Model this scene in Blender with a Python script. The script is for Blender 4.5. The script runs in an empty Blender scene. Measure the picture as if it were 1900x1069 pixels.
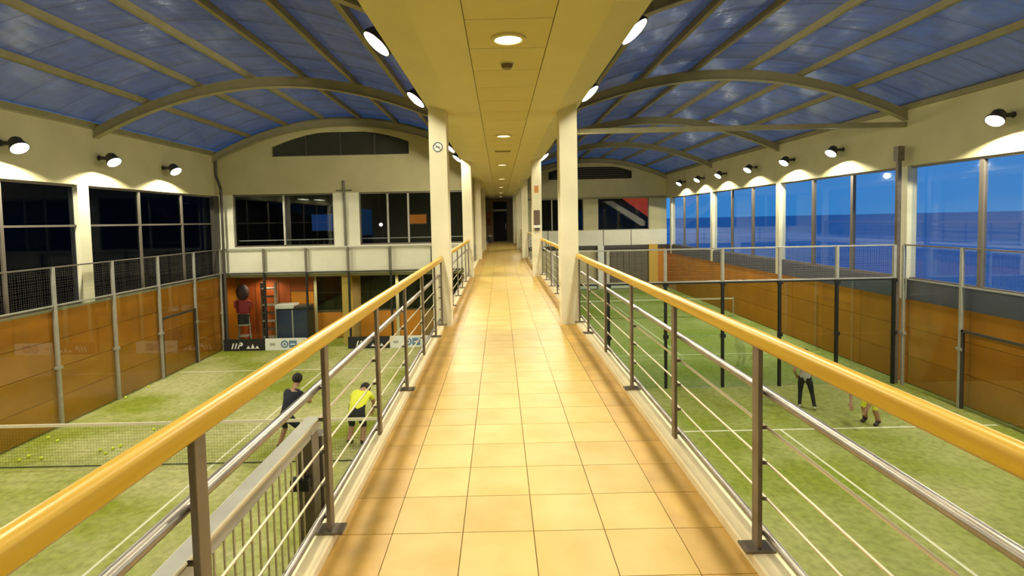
import bpy, bmesh, math, random
from mathutils import Vector, Matrix
random.seed(7)
R = math.radians
SC = bpy.context.scene
COL = SC.collection

# ------------------------------------------------------------------ camera, world, exposure
cam_d = bpy.data.cameras.new('camera'); cam = bpy.data.objects.new('camera', cam_d); COL.objects.link(cam)
cam.location = (0, 0, 1.6)
ROLL, PITCH = 0.021, R(3.0)
cam.matrix_world = Matrix.Translation((0, 0, 1.6)) @ Matrix.Rotation(math.pi/2 - PITCH, 4, 'X') @ Matrix.Rotation(-ROLL, 4, 'Z')
cam_d.sensor_width = 36.0
cam_d.lens = 36.0*1000/1900
cam_d.shift_x = 22/1900
cam_d.shift_y = -74.0/1900
cam_d.clip_end = 3000; cam_d.clip_start = 0.05
SC.camera = cam

EXPOSURE = -0.08
SC.view_settings.view_transform = 'Standard'
SC.view_settings.look = 'None'
SC.view_settings.gamma = 1.0
SC.view_settings.use_curve_mapping = False
SC.view_settings.exposure = EXPOSURE
SC.cycles.max_bounces = 8
SC.cycles.diffuse_bounces = 4
SC.cycles.glossy_bounces = 3
SC.cycles.transmission_bounces = 4
SC.cycles.transparent_max_bounces = 24
SC.cycles.caustics_reflective = False
SC.cycles.caustics_refractive = False
SC.cycles.sample_clamp_indirect = 4.0

world = bpy.data.worlds.new('dusk'); SC.world = world; world.use_nodes = True
nt = world.node_tree; nt.nodes.clear()
o_ = nt.nodes.new('ShaderNodeOutputWorld'); bg = nt.nodes.new('ShaderNodeBackground')
tc = nt.nodes.new('ShaderNodeTexCoord'); sp = nt.nodes.new('ShaderNodeSeparateXYZ'); rp = nt.nodes.new('ShaderNodeValToRGB')
nt.links.new(tc.outputs['Generated'], sp.inputs[0]); nt.links.new(sp.outputs['Z'], rp.inputs[0])
rp.color_ramp.elements[0].position = 0.0; rp.color_ramp.elements[0].color = (0.036, 0.20, 0.50, 1)
rp.color_ramp.elements[1].position = 0.6; rp.color_ramp.elements[1].color = (0.03, 0.085, 0.29, 1)
e = rp.color_ramp.elements.new(0.12); e.color = (0.045, 0.20, 0.53, 1)
nt.links.new(rp.outputs[0], bg.inputs[0]); bg.inputs[1].default_value = 1.5
nt.links.new(bg.outputs[0], o_.inputs[0])

FLOOD_W, FLOOD_C = 480.0, (1.0, 0.95, 0.72)
FASCIA_W = 210.0
DOWN_W, DOWN_C = 15.0, (1.0, 0.72, 0.28)

# ------------------------------------------------------------------ helpers
WL = {}          # world location of every empty/object used as a parent

def wl(o): return WL.get(o.name, Vector((0, 0, 0))) if o else Vector((0, 0, 0))

class MB:
    def __init__(s): s.v = []; s.f = []
    def box(s, x0, x1, y0, y1, z0, z1):
        i = len(s.v)
        s.v += [(x0,y0,z0),(x1,y0,z0),(x1,y1,z0),(x0,y1,z0),(x0,y0,z1),(x1,y0,z1),(x1,y1,z1),(x0,y1,z1)]
        s.f += [(i,i+3,i+2,i+1),(i+4,i+5,i+6,i+7),(i,i+1,i+5,i+4),(i+1,i+2,i+6,i+5),(i+2,i+3,i+7,i+6),(i+3,i,i+4,i+7)]
        return s
    def cbox(s, c, sx, sy, sz): return s.box(c[0]-sx/2,c[0]+sx/2,c[1]-sy/2,c[1]+sy/2,c[2]-sz/2,c[2]+sz/2)
    def tube(s, p0, p1, r, n=8, r1=None, cap=True):
        p0 = Vector(p0); p1 = Vector(p1); d = (p1-p0).normalized()
        a = Vector((0,0,1)) if abs(d.z) < .9 else Vector((1,0,0))
        u = d.cross(a).normalized(); w = d.cross(u); i = len(s.v); r1 = r if r1 is None else r1
        for p, rr in ((p0, r), (p1, r1)):
            for k in range(n):
                t = 2*math.pi*(k+.5)/n
                s.v.append(tuple(p + rr*(math.cos(t)*u + math.sin(t)*w)))
        for k in range(n):
            s.f.append((i+k, i+n+k, i+n+(k+1)%n, i+(k+1)%n))
        if cap:
            s.f.append(tuple(i+k for k in range(n))); s.f.append(tuple(i+n+k for k in reversed(range(n))))
        return s
    def extr(s, prof, y0, y1):
        """extrude an (x,z) profile along Y"""
        i = len(s.v); n = len(prof)
        for y in (y0, y1): s.v += [(x, y, z) for x, z in prof]
        for k in range(n): s.f.append((i+k, i+(k+1)%n, i+n+(k+1)%n, i+n+k))
        s.f.append(tuple(i+k for k in reversed(range(n)))); s.f.append(tuple(i+n+k for k in range(n)))
        return s
    def slab(s, top, bot, y0, y1):
        """ruled solid between two (x,z) polylines, extruded along Y"""
        i = len(s.v); n = len(top)
        for y in (y0, y1):
            s.v += [(x, y, z) for x, z in top]; s.v += [(x, y, z) for x, z in bot]
        A, B, C, D = i, i+n, i+2*n, i+3*n
        for k in range(n-1):
            s.f += [(A+k, A+k+1, C+k+1, C+k), (B+k, D+k, D+k+1, B+k+1), (A+k, B+k, B+k+1, A+k+1), (C+k, C+k+1, D+k+1, D+k)]
        s.f += [(A, C, D, B), (A+n-1, B+n-1, D+n-1, C+n-1)]
        return s
    def lathe(s, c, prof, axis=(0,0,1), n=20):
        """prof: (r, h) pairs along axis from c"""
        ax = Vector(axis).normalized(); a = Vector((1,0,0)) if abs(ax.x) < .9 else Vector((0,1,0))
        u = ax.cross(a).normalized(); w = ax.cross(u); c = Vector(c); i = len(s.v)
        for r, h in prof:
            for k in range(n):
                t = 2*math.pi*k/n
                s.v.append(tuple(c + h*ax + max(r, 1e-4)*(math.cos(t)*u + math.sin(t)*w)))
        for j in range(len(prof)-1):
            for k in range(n):
                s.f.append((i+j*n+k, i+j*n+(k+1)%n, i+(j+1)*n+(k+1)%n, i+(j+1)*n+k))
        return s
    def ball(s, c, rx, ry, rz, n=12, m=8):
        i = len(s.v)
        for a in range(m+1):
            t = math.pi*a/m
            for k in range(n):
                p = 2*math.pi*k/n
                s.v.append((c[0]+rx*math.sin(t)*math.cos(p), c[1]+ry*math.sin(t)*math.sin(p), c[2]+rz*math.cos(t)))
        for a in range(m):
            for k in range(n):
                s.f.append((i+a*n+k, i+(a+1)*n+k, i+(a+1)*n+(k+1)%n, i+a*n+(k+1)%n))
        return s
    def quad(s, a, b, c, d):
        i = len(s.v); s.v += [tuple(a), tuple(b), tuple(c), tuple(d)]; s.f.append((i, i+1, i+2, i+3)); return s
    def mesh(s, name, off=(0,0,0)):
        me = bpy.data.meshes.new(name); ox, oy, oz = off
        me.from_pydata([(x-ox, y-oy, z-oz) for x, y, z in s.v], [], s.f); me.update()
        bm = bmesh.new(); bm.from_mesh(me); bmesh.ops.recalc_face_normals(bm, faces=bm.faces); bm.to_mesh(me); bm.free()
        return me
    def build(s, name, mat, parent=None, smooth=False, bevel=0, at=None, stuff=False):
        off = at if at is not None else (wl(parent) if parent else Vector((0,0,0)))
        me = s.mesh(name, off)
        if mat: me.materials.append(mat)
        if smooth:
            for p in me.polygons: p.use_smooth = True
            try: me.set_sharp_from_angle(angle=R(40))
            except Exception: pass
        o = bpy.data.objects.new(name, me); COL.objects.link(o)
        if parent:
            o.parent = parent; o.location = Vector(off) - wl(parent)
        else:
            o.location = off
        WL[o.name] = Vector(off)
        if bevel:
            b = o.modifiers.new('bevel', 'BEVEL'); b.width = bevel; b.segments = 2; b.limit_method = 'ANGLE'
        if stuff: o['kind'] = 'stuff'
        return o

def tag(o, label=None, cat=None, group=None, kind=None):
    if label: o['label'] = label
    if cat: o['category'] = cat
    if group: o['group'] = group
    if kind: o['kind'] = kind
    return o
def empty(name, loc, parent=None):
    o = bpy.data.objects.new(name, None); COL.objects.link(o); o.empty_display_size = .1
    o.location = Vector(loc) - wl(parent)
    if parent: o.parent = parent
    WL[o.name] = Vector(loc); return o
def thing(name, loc, label, cat, group=None): return tag(empty(name, loc), label, cat, group)
def struct(o, label=None): return tag(o, label, None, None, 'structure')
def piece(me, name, loc, parent):
    o = bpy.data.objects.new(name, me); COL.objects.link(o); o.parent = parent
    o.location = Vector(loc) - wl(parent); return o
def copy_tree(o, parent=None):
    c = o.copy(); COL.objects.link(c)
    if parent: c.parent = parent
    for ch in list(o.children): copy_tree(ch, c)
    return c

# ------------------------------------------------------------------ materials
def srgb(r, g, b):
    f = lambda c: (c/255/12.92) if c/255 <= .04045 else ((c/255+.055)/1.055)**2.4
    return (f(r), f(g), f(b))
def mat(name, col, rough=.6, metal=0, noise=0, scale=6, bump=0, bscale=None, col2=None, rnd=0, stretch=None, spec=.5):
    m = bpy.data.materials.new(name); m.use_nodes = True; t = m.node_tree; b = t.nodes['Principled BSDF']
    b.inputs['Roughness'].default_value = rough; b.inputs['Metallic'].default_value = metal
    b.inputs['Specular IOR Level'].default_value = spec
    b.inputs['Base Color'].default_value = (*col, 1)
    if noise or bump or rnd:
        tcn = t.nodes.new('ShaderNodeTexCoord'); mp = t.nodes.new('ShaderNodeMapping')
        t.links.new(tcn.outputs['Object'], mp.inputs[0])
        if stretch: mp.inputs['Scale'].default_value = stretch
        last = None
        if noise:
            n = t.nodes.new('ShaderNodeTexNoise'); n.inputs['Scale'].default_value = scale; n.inputs['Detail'].default_value = 5
            if rnd:
                oi0 = t.nodes.new('ShaderNodeObjectInfo'); ad = t.nodes.new('ShaderNodeVectorMath'); ad.operation = 'ADD'
                ml0 = t.nodes.new('ShaderNodeMath'); ml0.operation = 'MULTIPLY'; ml0.inputs[1].default_value = 37.0
                t.links.new(oi0.outputs['Random'], ml0.inputs[0]); t.links.new(mp.outputs[0], ad.inputs[0]); t.links.new(ml0.outputs[0], ad.inputs[1])
                t.links.new(ad.outputs[0], n.inputs['Vector'])
            else:
                t.links.new(mp.outputs[0], n.inputs['Vector'])
            r = t.nodes.new('ShaderNodeValToRGB')
            c2 = col2 or tuple(c*(1-noise) for c in col)
            r.color_ramp.elements[0].position = .32; r.color_ramp.elements[0].color = (*c2, 1)
            r.color_ramp.elements[1].position = .68; r.color_ramp.elements[1].color = (*col, 1)
            t.links.new(n.outputs[0], r.inputs[0]); last = r.outputs[0]
        if rnd:
            oi = t.nodes.new('ShaderNodeObjectInfo'); h = t.nodes.new('ShaderNodeHueSaturation')
            mr = t.nodes.new('ShaderNodeMapRange'); mr.inputs[3].default_value = 1-rnd; mr.inputs[4].default_value = 1+rnd
            t.links.new(oi.outputs['Random'], mr.inputs[0]); t.links.new(mr.outputs[0], h.inputs['Value'])
            if last: t.links.new(last, h.inputs['Color'])
            else: h.inputs['Color'].default_value = (*col, 1)
            last = h.outputs[0]
        if last: t.links.new(last, b.inputs['Base Color'])
        if bump:
            n2 = t.nodes.new('ShaderNodeTexNoise'); n2.inputs['Scale'].default_value = bscale or scale*4; n2.inputs['Detail'].default_value = 4
            bp = t.nodes.new('ShaderNodeBump'); bp.inputs['Strength'].default_value = bump; bp.inputs['Distance'].default_value = .02
            t.links.new(mp.outputs[0], n2.inputs['Vector']); t.links.new(n2.outputs[0], bp.inputs['Height']); t.links.new(bp.outputs[0], b.inputs['Normal'])
    return m
def glass_mat(name, tint, refl=.12, rough=.03, haze=0, hcol=(.3,.3,.3), ribs=False):
    m = bpy.data.materials.new(name); m.use_nodes = True; t = m.node_tree; t.nodes.clear()
    out = t.nodes.new('ShaderNodeOutputMaterial'); tr = t.nodes.new('ShaderNodeBsdfTransparent'); tr.inputs[0].default_value = (*tint, 1)
    gl = t.nodes.new('ShaderNodeBsdfGlossy'); gl.inputs['Roughness'].default_value = rough; gl.inputs[0].default_value = (.9,.95,1,1)
    lw = t.nodes.new('ShaderNodeLayerWeight'); lw.inputs[0].default_value = .35
    mr = t.nodes.new('ShaderNodeMapRange'); mr.inputs[3].default_value = refl*.4; mr.inputs[4].default_value = min(1, refl*4)
    mx = t.nodes.new('ShaderNodeMixShader'); t.links.new(lw.outputs['Fresnel'], mr.inputs[0]); t.links.new(mr.outputs[0], mx.inputs[0])
    base = tr.outputs[0]
    if haze:
        df = t.nodes.new('ShaderNodeBsdfDiffuse'); df.inputs[0].default_value = (*hcol, 1)
        mh = t.nodes.new('ShaderNodeMixShader'); mh.inputs[0].default_value = haze
        t.links.new(tr.outputs[0], mh.inputs[1]); t.links.new(df.outputs[0], mh.inputs[2]); base = mh.outputs[0]
    if ribs:
        tcn = t.nodes.new('ShaderNodeTexCoord'); mp = t.nodes.new('ShaderNodeMapping'); mp.inputs['Scale'].default_value = (.8, 4, 1)
        n = t.nodes.new('ShaderNodeTexNoise'); n.inputs['Scale'].default_value = 1.6; n.inputs['Detail'].default_value = 3
        oi = t.nodes.new('ShaderNodeObjectInfo'); ad = t.nodes.new('ShaderNodeVectorMath'); ad.operation = 'ADD'
        t.links.new(tcn.outputs['Object'], mp.inputs[0]); t.links.new(mp.outputs[0], ad.inputs[0]); t.links.new(oi.outputs['Location'], ad.inputs[1])
        t.links.new(ad.outputs[0], n.inputs['Vector'])
        bp = t.nodes.new('ShaderNodeBump'); bp.inputs['Strength'].default_value = .22; bp.inputs['Distance'].default_value = .05
        t.links.new(n.outputs[0], bp.inputs['Height']); t.links.new(bp.outputs[0], gl.inputs['Normal'])
        rr = t.nodes.new('ShaderNodeValToRGB'); rr.color_ramp.elements[0].position = .3; rr.color_ramp.elements[1].position = .7
        rr.color_ramp.elements[0].color = (*(c*.72 for c in tint), 1); rr.color_ramp.elements[1].color = (*tint, 1)
        t.links.new(n.outputs[0], rr.inputs[0]); t.links.new(rr.outputs[0], tr.inputs[0])
    t.links.new(base, mx.inputs[1]); t.links.new(gl.outputs[0], mx.inputs[2]); t.links.new(mx.outputs[0], out.inputs[0])
    return m
def emit(name, col, s):
    m = bpy.data.materials.new(name); m.use_nodes = True; t = m.node_tree; t.nodes.clear()
    out = t.nodes.new('ShaderNodeOutputMaterial'); em = t.nodes.new('ShaderNodeEmission'); em.inputs[0].default_value = (*col, 1); em.inputs[1].default_value = s
    t.links.new(em.outputs[0], out.inputs[0]); m.cycles.emission_sampling = 'NONE'; return m

M = {}
M['tile'] = mat('ceramic_tile', (.58,.425,.13), .45, noise=.3, scale=3.0, col2=(.53,.33,.06), rnd=.06)
M['border'] = mat('border_tile', (.60,.36,.085), .45, noise=.25, scale=4, rnd=.05)
M['grout'] = mat('grout', (.30,.19,.06), .9)
M['kerb'] = mat('kerb_stone', (.92,.78,.50), .6, noise=.1, scale=5)
M['ceil'] = mat('ceiling_panel', (.70,.62,.31), .7, noise=.06, scale=2)
M['soffit'] = mat('soffit_paint', (.72,.65,.37), .65, noise=.06, scale=1.5)
M['joint'] = mat('joint_dark', (.16,.11,.03), .9)
M['wall'] = mat('wall_paint', (.58,.52,.30), .8, noise=.12, scale=1.2, bump=.05)
M['wallw'] = mat('white_paint', (.86,.82,.66), .7, noise=.08, scale=1.5)
M['column'] = mat('column_paint', (.80,.74,.54), .75, noise=.08, scale=3, bump=.08, bscale=30)
M['steel_paint'] = mat('beam_paint', (.34,.30,.17), .5, noise=.15, scale=3)
M['purlin'] = mat('purlin_paint', (.28,.24,.115), .5, noise=.2, scale=3)
M['steel'] = mat('brushed_steel', (.38,.34,.30), .34, .75, noise=.25, scale=9)
M['post'] = mat('post_metal', (.23,.19,.15), .42, .55, noise=.25, scale=9)
M['wire'] = mat('wire_rod', (.60,.54,.40), .4, .6)
M['galv'] = mat('galvanised_post', (.52,.50,.44), .45, .4, noise=.15, scale=8)
M['black'] = mat('black_metal', (.015,.015,.015), .5, .2)
M['wood'] = mat('varnished_wood', (.66,.41,.028), .35, noise=.3, scale=2.2, col2=(.56,.31,.014), stretch=(14, .6, 14))
M['orange'] = mat('orange_board', (.60,.225,.010), .5, noise=.2, scale=1.2, col2=(.48,.17,.008), rnd=.05)
M['redwood'] = mat('red_orange_board', (.42,.085,.012), .5, noise=.25, scale=1.5, rnd=.05)
M['frame'] = mat('window_frame', (.19,.16,.13), .5, .3)
M['framed'] = mat('dark_frame', (.07,.06,.05), .5, .2)
M['sill'] = mat('grey_sill', (.10,.10,.15), .6, noise=.15, scale=2)
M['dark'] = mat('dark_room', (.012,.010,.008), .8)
M['night'] = mat('night_ground', (.010,.012,.008), .95)
M['white'] = mat('white_plastic', (.78,.78,.74), .45)
M['blue'] = mat('navy_panel', (.02,.035,.10), .4)
M['blogo'] = mat('blue_print', (.12,.22,.36), .5)
M['blackboard'] = mat('black_board', (.012,.012,.014), .5)
M['net'] = mat('net_cord', (.05,.06,.03), .8)
M['tape'] = mat('net_tape', (.80,.74,.58), .7)
M['line'] = mat('court_line', (.78,.78,.55), .8, noise=.15, scale=4)
M['ball'] = mat('felt_ball', (.72,.85,.06), .9)
M['lamp_body'] = mat('lamp_housing', (.05,.045,.04), .5, .3)
M['shutter'] = mat('grey_shutter', (.13,.11,.075), .6, noise=.2, scale=3)
M['pane'] = glass_mat('window_pane', (.93,.95,.97), .05, .02)
M['smoked'] = mat('smoked_pane', (.045,.045,.03), .25, noise=.3, scale=1)
M['pane_far'] = glass_mat('window_pane_far', (.75,.75,.75), .02, .02)
M['pane_left'] = glass_mat('window_pane_night', (.35,.35,.35), .015, .02)
M['panedark'] = glass_mat('window_pane_tinted', (.22,.24,.25), .04, .02)
M['court_glass'] = glass_mat('court_glass', (.86,.94,.89), .24, .02)
M['side_glass'] = glass_mat('side_glass', (.93,.95,.93), .03, .02)
M['roof'] = glass_mat('polycarbonate', (.62,.66,.74), .12, .17, .27, (.44,.43,.48), ribs=True)
M['flood'] = emit('flood_face', (1.0,.96,.80), 40); M['flood'].cycles.emission_sampling = 'AUTO'
M['down'] = emit('downlight_face', (1.0,.80,.40), 3.2)
M['tubelight'] = emit('tube_face', (1.0,.93,.7), 1.0)
M['globe'] = emit('globe_glow', (1,.95,.85), 1.5)
M['screen'] = emit('blue_screen', (.02,.07,.22), .45)
M['amber'] = emit('amber_sign', (.55,.17,.02), .5)
def turf_mat(nm, ca, cb):
    m = bpy.data.materials.new(nm); m.use_nodes = True; t = m.node_tree; b = t.nodes['Principled BSDF']; b.inputs['Roughness'].default_value = .95
    b.inputs['Specular IOR Level'].default_value = .15
    tcn = t.nodes.new('ShaderNodeTexCoord')
    n1 = t.nodes.new('ShaderNodeTexNoise'); n1.inputs['Scale'].default_value = .35; n1.inputs['Detail'].default_value = 6; n1.inputs['Roughness'].default_value = .62
    n2 = t.nodes.new('ShaderNodeTexNoise'); n2.inputs['Scale'].default_value = 9; n2.inputs['Detail'].default_value = 5
    r1 = t.nodes.new('ShaderNodeValToRGB'); r1.color_ramp.elements[0].position = .38; r1.color_ramp.elements[0].color = (*ca,1)
    r1.color_ramp.elements[1].position = .60; r1.color_ramp.elements[1].color = (*cb,1)
    mx = t.nodes.new('ShaderNodeMixRGB'); mx.blend_type = 'MULTIPLY'; mx.inputs[0].default_value = .55
    r2 = t.nodes.new('ShaderNodeValToRGB'); r2.color_ramp.elements[0].position = .3; r2.color_ramp.elements[0].color = (.5,.5,.42,1); r2.color_ramp.elements[1].position = .62
    for n in (n1, n2): t.links.new(tcn.outputs['Object'], n.inputs['Vector'])
    t.links.new(n1.outputs[0], r1.inputs[0]); t.links.new(n2.outputs[0], r2.inputs[0])
    t.links.new(r1.outputs[0], mx.inputs[1]); t.links.new(r2.outputs[0], mx.inputs[2]); t.links.new(mx.outputs[0], b.inputs['Base Color'])
    bp = t.nodes.new('ShaderNodeBump'); bp.inputs['Strength'].default_value = .5; bp.inputs['Distance'].default_value = .03
    n3 = t.nodes.new('ShaderNodeTexNoise'); n3.inputs['Scale'].default_value = 40; t.links.new(tcn.outputs['Object'], n3.inputs['Vector'])
    t.links.new(n3.outputs[0], bp.inputs['Height']); t.links.new(bp.outputs[0], b.inputs['Normal'])
    return m
M['turf'] = turf_mat('turf', (.30,.345,.04), (.56,.55,.25))
M['turf_right'] = turf_mat('turf_right', (.27,.33,.045), (.43,.45,.16))
def sea_mat():
    m = bpy.data.materials.new('sea_water'); m.use_nodes = True; t = m.node_tree; b = t.nodes['Principled BSDF']; b.inputs['Roughness'].default_value = .45
    tcn = t.nodes.new('ShaderNodeTexCoord'); sx = t.nodes.new('ShaderNodeSeparateXYZ'); t.links.new(tcn.outputs['Object'], sx.inputs[0])
    mp = t.nodes.new('ShaderNodeMapping'); mp.inputs['Scale'].default_value = (.09, .022, 1); t.links.new(tcn.outputs['Object'], mp.inputs[0])
    n = t.nodes.new('ShaderNodeTexNoise'); n.inputs['Scale'].default_value = 1; n.inputs['Detail'].default_value = 5; t.links.new(mp.outputs[0], n.inputs['Vector'])
    # surf breaks in the shallow water near the shore
    r = t.nodes.new('ShaderNodeValToRGB'); cr = r.color_ramp
    cr.elements[0].position = 0; cr.elements[0].color = (.0,.0,.0,1); cr.elements[1].position = 1; cr.elements[1].color = (0,0,0,1)
    for p, v in ((.05,.3),(.22,.35),(.29,.9),(.38,.9),(.43,.05)):
        q = cr.elements.new(p); q.color = (v,v,v,1)
    mr = t.nodes.new('ShaderNodeMapRange'); mr.inputs[1].default_value = 15; mr.inputs[2].default_value = 350; t.links.new(sx.outputs['X'], mr.inputs[0]); t.links.new(mr.outputs[0], r.inputs[0])
    r2 = t.nodes.new('ShaderNodeValToRGB'); r2.color_ramp.elements[0].position = .35; r2.color_ramp.elements[1].position = .55; t.links.new(n.outputs[0], r2.inputs[0])
    mu = t.nodes.new('ShaderNodeMixRGB'); mu.blend_type = 'MULTIPLY'; mu.inputs[0].default_value = 1; t.links.new(r.outputs[0], mu.inputs[1]); t.links.new(r2.outputs[0], mu.inputs[2])
    mx = t.nodes.new('ShaderNodeMixRGB'); mx.inputs[1].default_value = (.09,.46,.66,1); mx.inputs[2].default_value = (.85,.90,.95,1); t.links.new(mu.outputs[0], mx.inputs[0])
    t.links.new(mx.outputs[0], b.inputs['Base Color'])
    return m
M['sea'] = sea_mat()

# ------------------------------------------------------------------ key dimensions
G = -3.25                       # court level; walkway floor is z = 0
XL, XR = -10.9, 11.4            # inner faces of the hall side walls
CLX, CRX = -5.95, 6.25          # roof crowns
CX = .12                        # walkway axis
YL_END, YR_END = 20.9, 37.0
YF_ = 37.2
YB = -5.0                       # wall behind the viewpoint
def zroof(x, left):             # underside of the glazing
    if left: return 5.72 - (x-CLX)**2 * (1.27/4.95**2)
    return 5.78 - (x-CRX)**2 * (1.22/5.15**2)

# ------------------------------------------------------------------ ground, sea, added dark mound on the left
struct(MB().box(-11.6, -.2, YB, 23.2, G-.2, G).build('floor_left_court', M['turf']))
struct(MB().box(-.2, 12.0, YB, 38.0, G-.2, G).build('floor_right_court', M['turf_right']))
struct(MB().box(15, 2600, -600, 2600, -8.2, -8.0).build('sea', M['sea']))
mb = MB()
nx, ny = 10, 16
idx = {}
for i in range(nx+1):
    for j in range(ny+1):
        x = -16 - i*8; y = -30 + j*8
        z = -4 + 13*min(1, (i/3.5))**.8 + random.uniform(-.8, .8)*(i > 0) + i*.6
        idx[i, j] = len(mb.v); mb.v.append((x, y, z))
for i in range(nx):
    for j in range(ny): mb.f.append((idx[i,j], idx[i+1,j], idx[i+1,j+1], idx[i,j+1]))
struct(mb.build('hill', M['night']))  # invented dark mound, added to block the sky behind the left windows

# ------------------------------------------------------------------ walkway floor
TS = .3635; X0 = -.585
fl = struct(empty('floor', (CX, 0, 0)))
MB().box(X0-.285, X0+4*TS+.26, YB, 41.4, -.30, -.008).build('slab', M['grout'], fl)
g = .0045
mt_tile = MB().box(g/2, TS-g/2, g/2, TS-g/2, -.02, 0).mesh('floor_tile'); mt_tile.materials.append(M['tile'])
wl_b, wr_b = .275, .25
mt_bl = MB().box(0, wl_b-g/2, g/2, TS-g/2, -.02, -.001).mesh('border_tile'); mt_bl.materials.append(M['border'])
mt_br = MB().box(g/2, wr_b, g/2, TS-g/2, -.02, -.001).mesh('border_tile'); mt_br.materials.append(M['border'])
NR0, NR = -5, 45
for r in range(NR):
    y = 2.69 + (r+NR0)*TS
    for c in range(4): piece(mt_tile, 'floor_tile', (X0+c*TS, y, 0), fl)
    piece(mt_bl, 'border_tile', (X0-wl_b, y, 0), fl); piece(mt_br, 'border_tile', (X0+4*TS, y, 0), fl)
yt = 2.69 + (NR0+NR)*TS
far = MB()
yy = yt
while yy < 41.3:
    for c in range(4): far.box(X0+c*TS+g/2, X0+(c+1)*TS-g/2, yy+g/2, min(yy+TS, 41.3)-g/2, -.02, 0)
    yy += TS
far.build('distant_tiles', M['tile'], fl, stuff=True)
far = MB().box(X0-wl_b, X0-g/2, yt, 41.3, -.02, -.001).box(X0+4*TS+g/2, X0+4*TS+wr_b, yt, 41.3, -.02, -.001)
far.build('distant_border', M['border'], fl)
near = MB().box(X0, X0+4*TS, YB, 2.69+NR0*TS, -.02, 0); near.build('near_floor', M['tile'], fl)
# kerbs
KL0, KL1 = X0-wl_b-.125, X0-wl_b+.0
KR0, KR1 = X0+4*TS+wr_b, X0+4*TS+wr_b+.125
struct(MB().extr([(KL0,-.30),(KL1,-.30),(KL1,.045),(KL1-.01,.05),(KL0+.01,.05),(KL0,.045)], YB, 41.3).build('trim_1', M['kerb']))
struct(MB().extr([(KR0,-.30),(KR1,-.30),(KR1,.045),(KR1-.01,.05),(KR0+.01,.05),(KR0,.045)], YB, 41.3).build('trim_2', M['kerb']))

# ------------------------------------------------------------------ walkway ceiling box
ZC = 3.2
cl = struct(empty('ceiling', (CX, 0, ZC)))
SL0, SR0 = -.255, .475
L0, L1 = -1.07, -.66
R1, R0 = .88, 1.26
MB().extr([(SL0,ZC),(L1,ZC),(L0,ZC+.13),(L0,4.55),(R0,4.55),(R0,ZC+.13),(R1,ZC),(SR0,ZC),(SR0,ZC+.06),(SL0,ZC+.06)], YB, 41.4).build('soffit', M['soffit'], cl)
PT = .745
mp_ = MB().box(.006, SR0-SL0-.006, .005, PT-.005, .012, .03).mesh('ceiling_panel'); mp_.materials.append(M['ceil'])
MB().box(SL0+.001, SR0-.001, YB, 41.3, ZC+.031, ZC+.055).build('panel_backing', M['joint'], cl)
for k in range(-3, 50):
    y = 4.42 + k*PT
    if y + PT < 41.3: piece(mp_, 'ceiling_panel', (SL0, y, ZC), cl)

# ------------------------------------------------------------------ lights helper
def spot(name, loc, aim, power, color, size=148, blend=.06, rad=.12, parent=None):
    l = bpy.data.lights.new(name, 'SPOT'); l.energy = power; l.color = color; l.spot_size = R(size); l.spot_blend = blend; l.shadow_soft_size = rad
    o = bpy.data.objects.new(name, l); COL.objects.link(o)
    d = Vector(aim).normalized()
    o.rotation_euler = d.to_track_quat('-Z', 'Y').to_euler()
    o.location = Vector(loc) - wl(parent)
    if parent: o.parent = parent
    return o

def floodlight(x, y, z, side, label, group, power, wallx, tilt=11, cone=148):
    """round industrial floodlight; side = direction (+1/-1) in X away from its wall"""
    t = thing('floodlight', (x, y, z), label, 'floodlight', group)
    ax = Vector((side*math.sin(R(38)), -.22, -math.cos(R(38)))).normalized()
    aim = Vector((side*math.sin(R(tilt)), 0, -math.cos(R(tilt))))
    c = Vector((x, y, z))
    MB().lathe(c, [(.0,-.24),(.10,-.24),(.13,-.20),(.14,-.10),(.175,-.03),(.185,.0),(.185,.03),(.170,.03),(.165,.0)], ax, 24).build('housing', M['lamp_body'], t, smooth=True)
    MB().lathe(c, [(.0,.012),(.165,.012),(.165,.006),(0,.006)], ax, 24).build('lamp_face', M['flood'], t)
    b = c - ax*.12
    MB().tube(b, (wallx, b.y, b.z+.02), .05, 8).tube((wallx+side*.0, b.y, b.z+.02), (wallx+side*.02, b.y, b.z+.02), .07, 10).build('bracket', M['lamp_body'], t)
    spot('floodlight_bulb', c + ax*.05 + Vector((0,0,-.06)), aim, power, FLOOD_C, cone, parent=t)
    return t

# floodlights along the left wall
ords = ['nearest', 'second', 'third', 'fourth', 'fifth', 'sixth', 'seventh', 'last']
for i, y in enumerate((11.9, 14.8, 17.6)):
    floodlight(XL+.43, y, 3.40, 1, f'round dark floodlight on the left hall wall above black windows, {["nearest","middle","farthest"][i]} of three', 'floodlights on the left wall', FLOOD_W, XL)
for y in (8.9, 5.9, 2.5): spot('floodlight_bulb', (XL+.55, y, 3.4), (.2,0,-.98), FLOOD_W, FLOOD_C)
for i, y in enumerate((12.0, 17.9, 20.85, 23.9, 27.1, 30.0, 33.0)):
    floodlight(XR-.43, y, 3.57, -1, f'round lit floodlight above the sea windows, {["nearest and brightest","second from the near end","third from the near end","fourth from the near end","fifth from the near end","sixth from the near end","farthest, by the far corner"][i]}', 'floodlights on the right wall', FLOOD_W*(1.3 if i == 0 else 1), XR)
for y in (9.0, 6.0, 2.5): spot('floodlight_bulb', (XR-.55, y, 3.57), (-.2,0,-.98), FLOOD_W, FLOOD_C)
for i, y in enumerate((6.1, 8.9, 14.9, 17.4)):
    floodlight(L0-.24, y, 3.60, -1, f'white-faced floodlight on the left walkway ceiling edge, {["nearest","second, just before the first column","third, seen between the columns","farthest, beside the second column"][i]}', 'floodlights on the left ceiling edge', FASCIA_W, L0, 30, 176)
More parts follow.
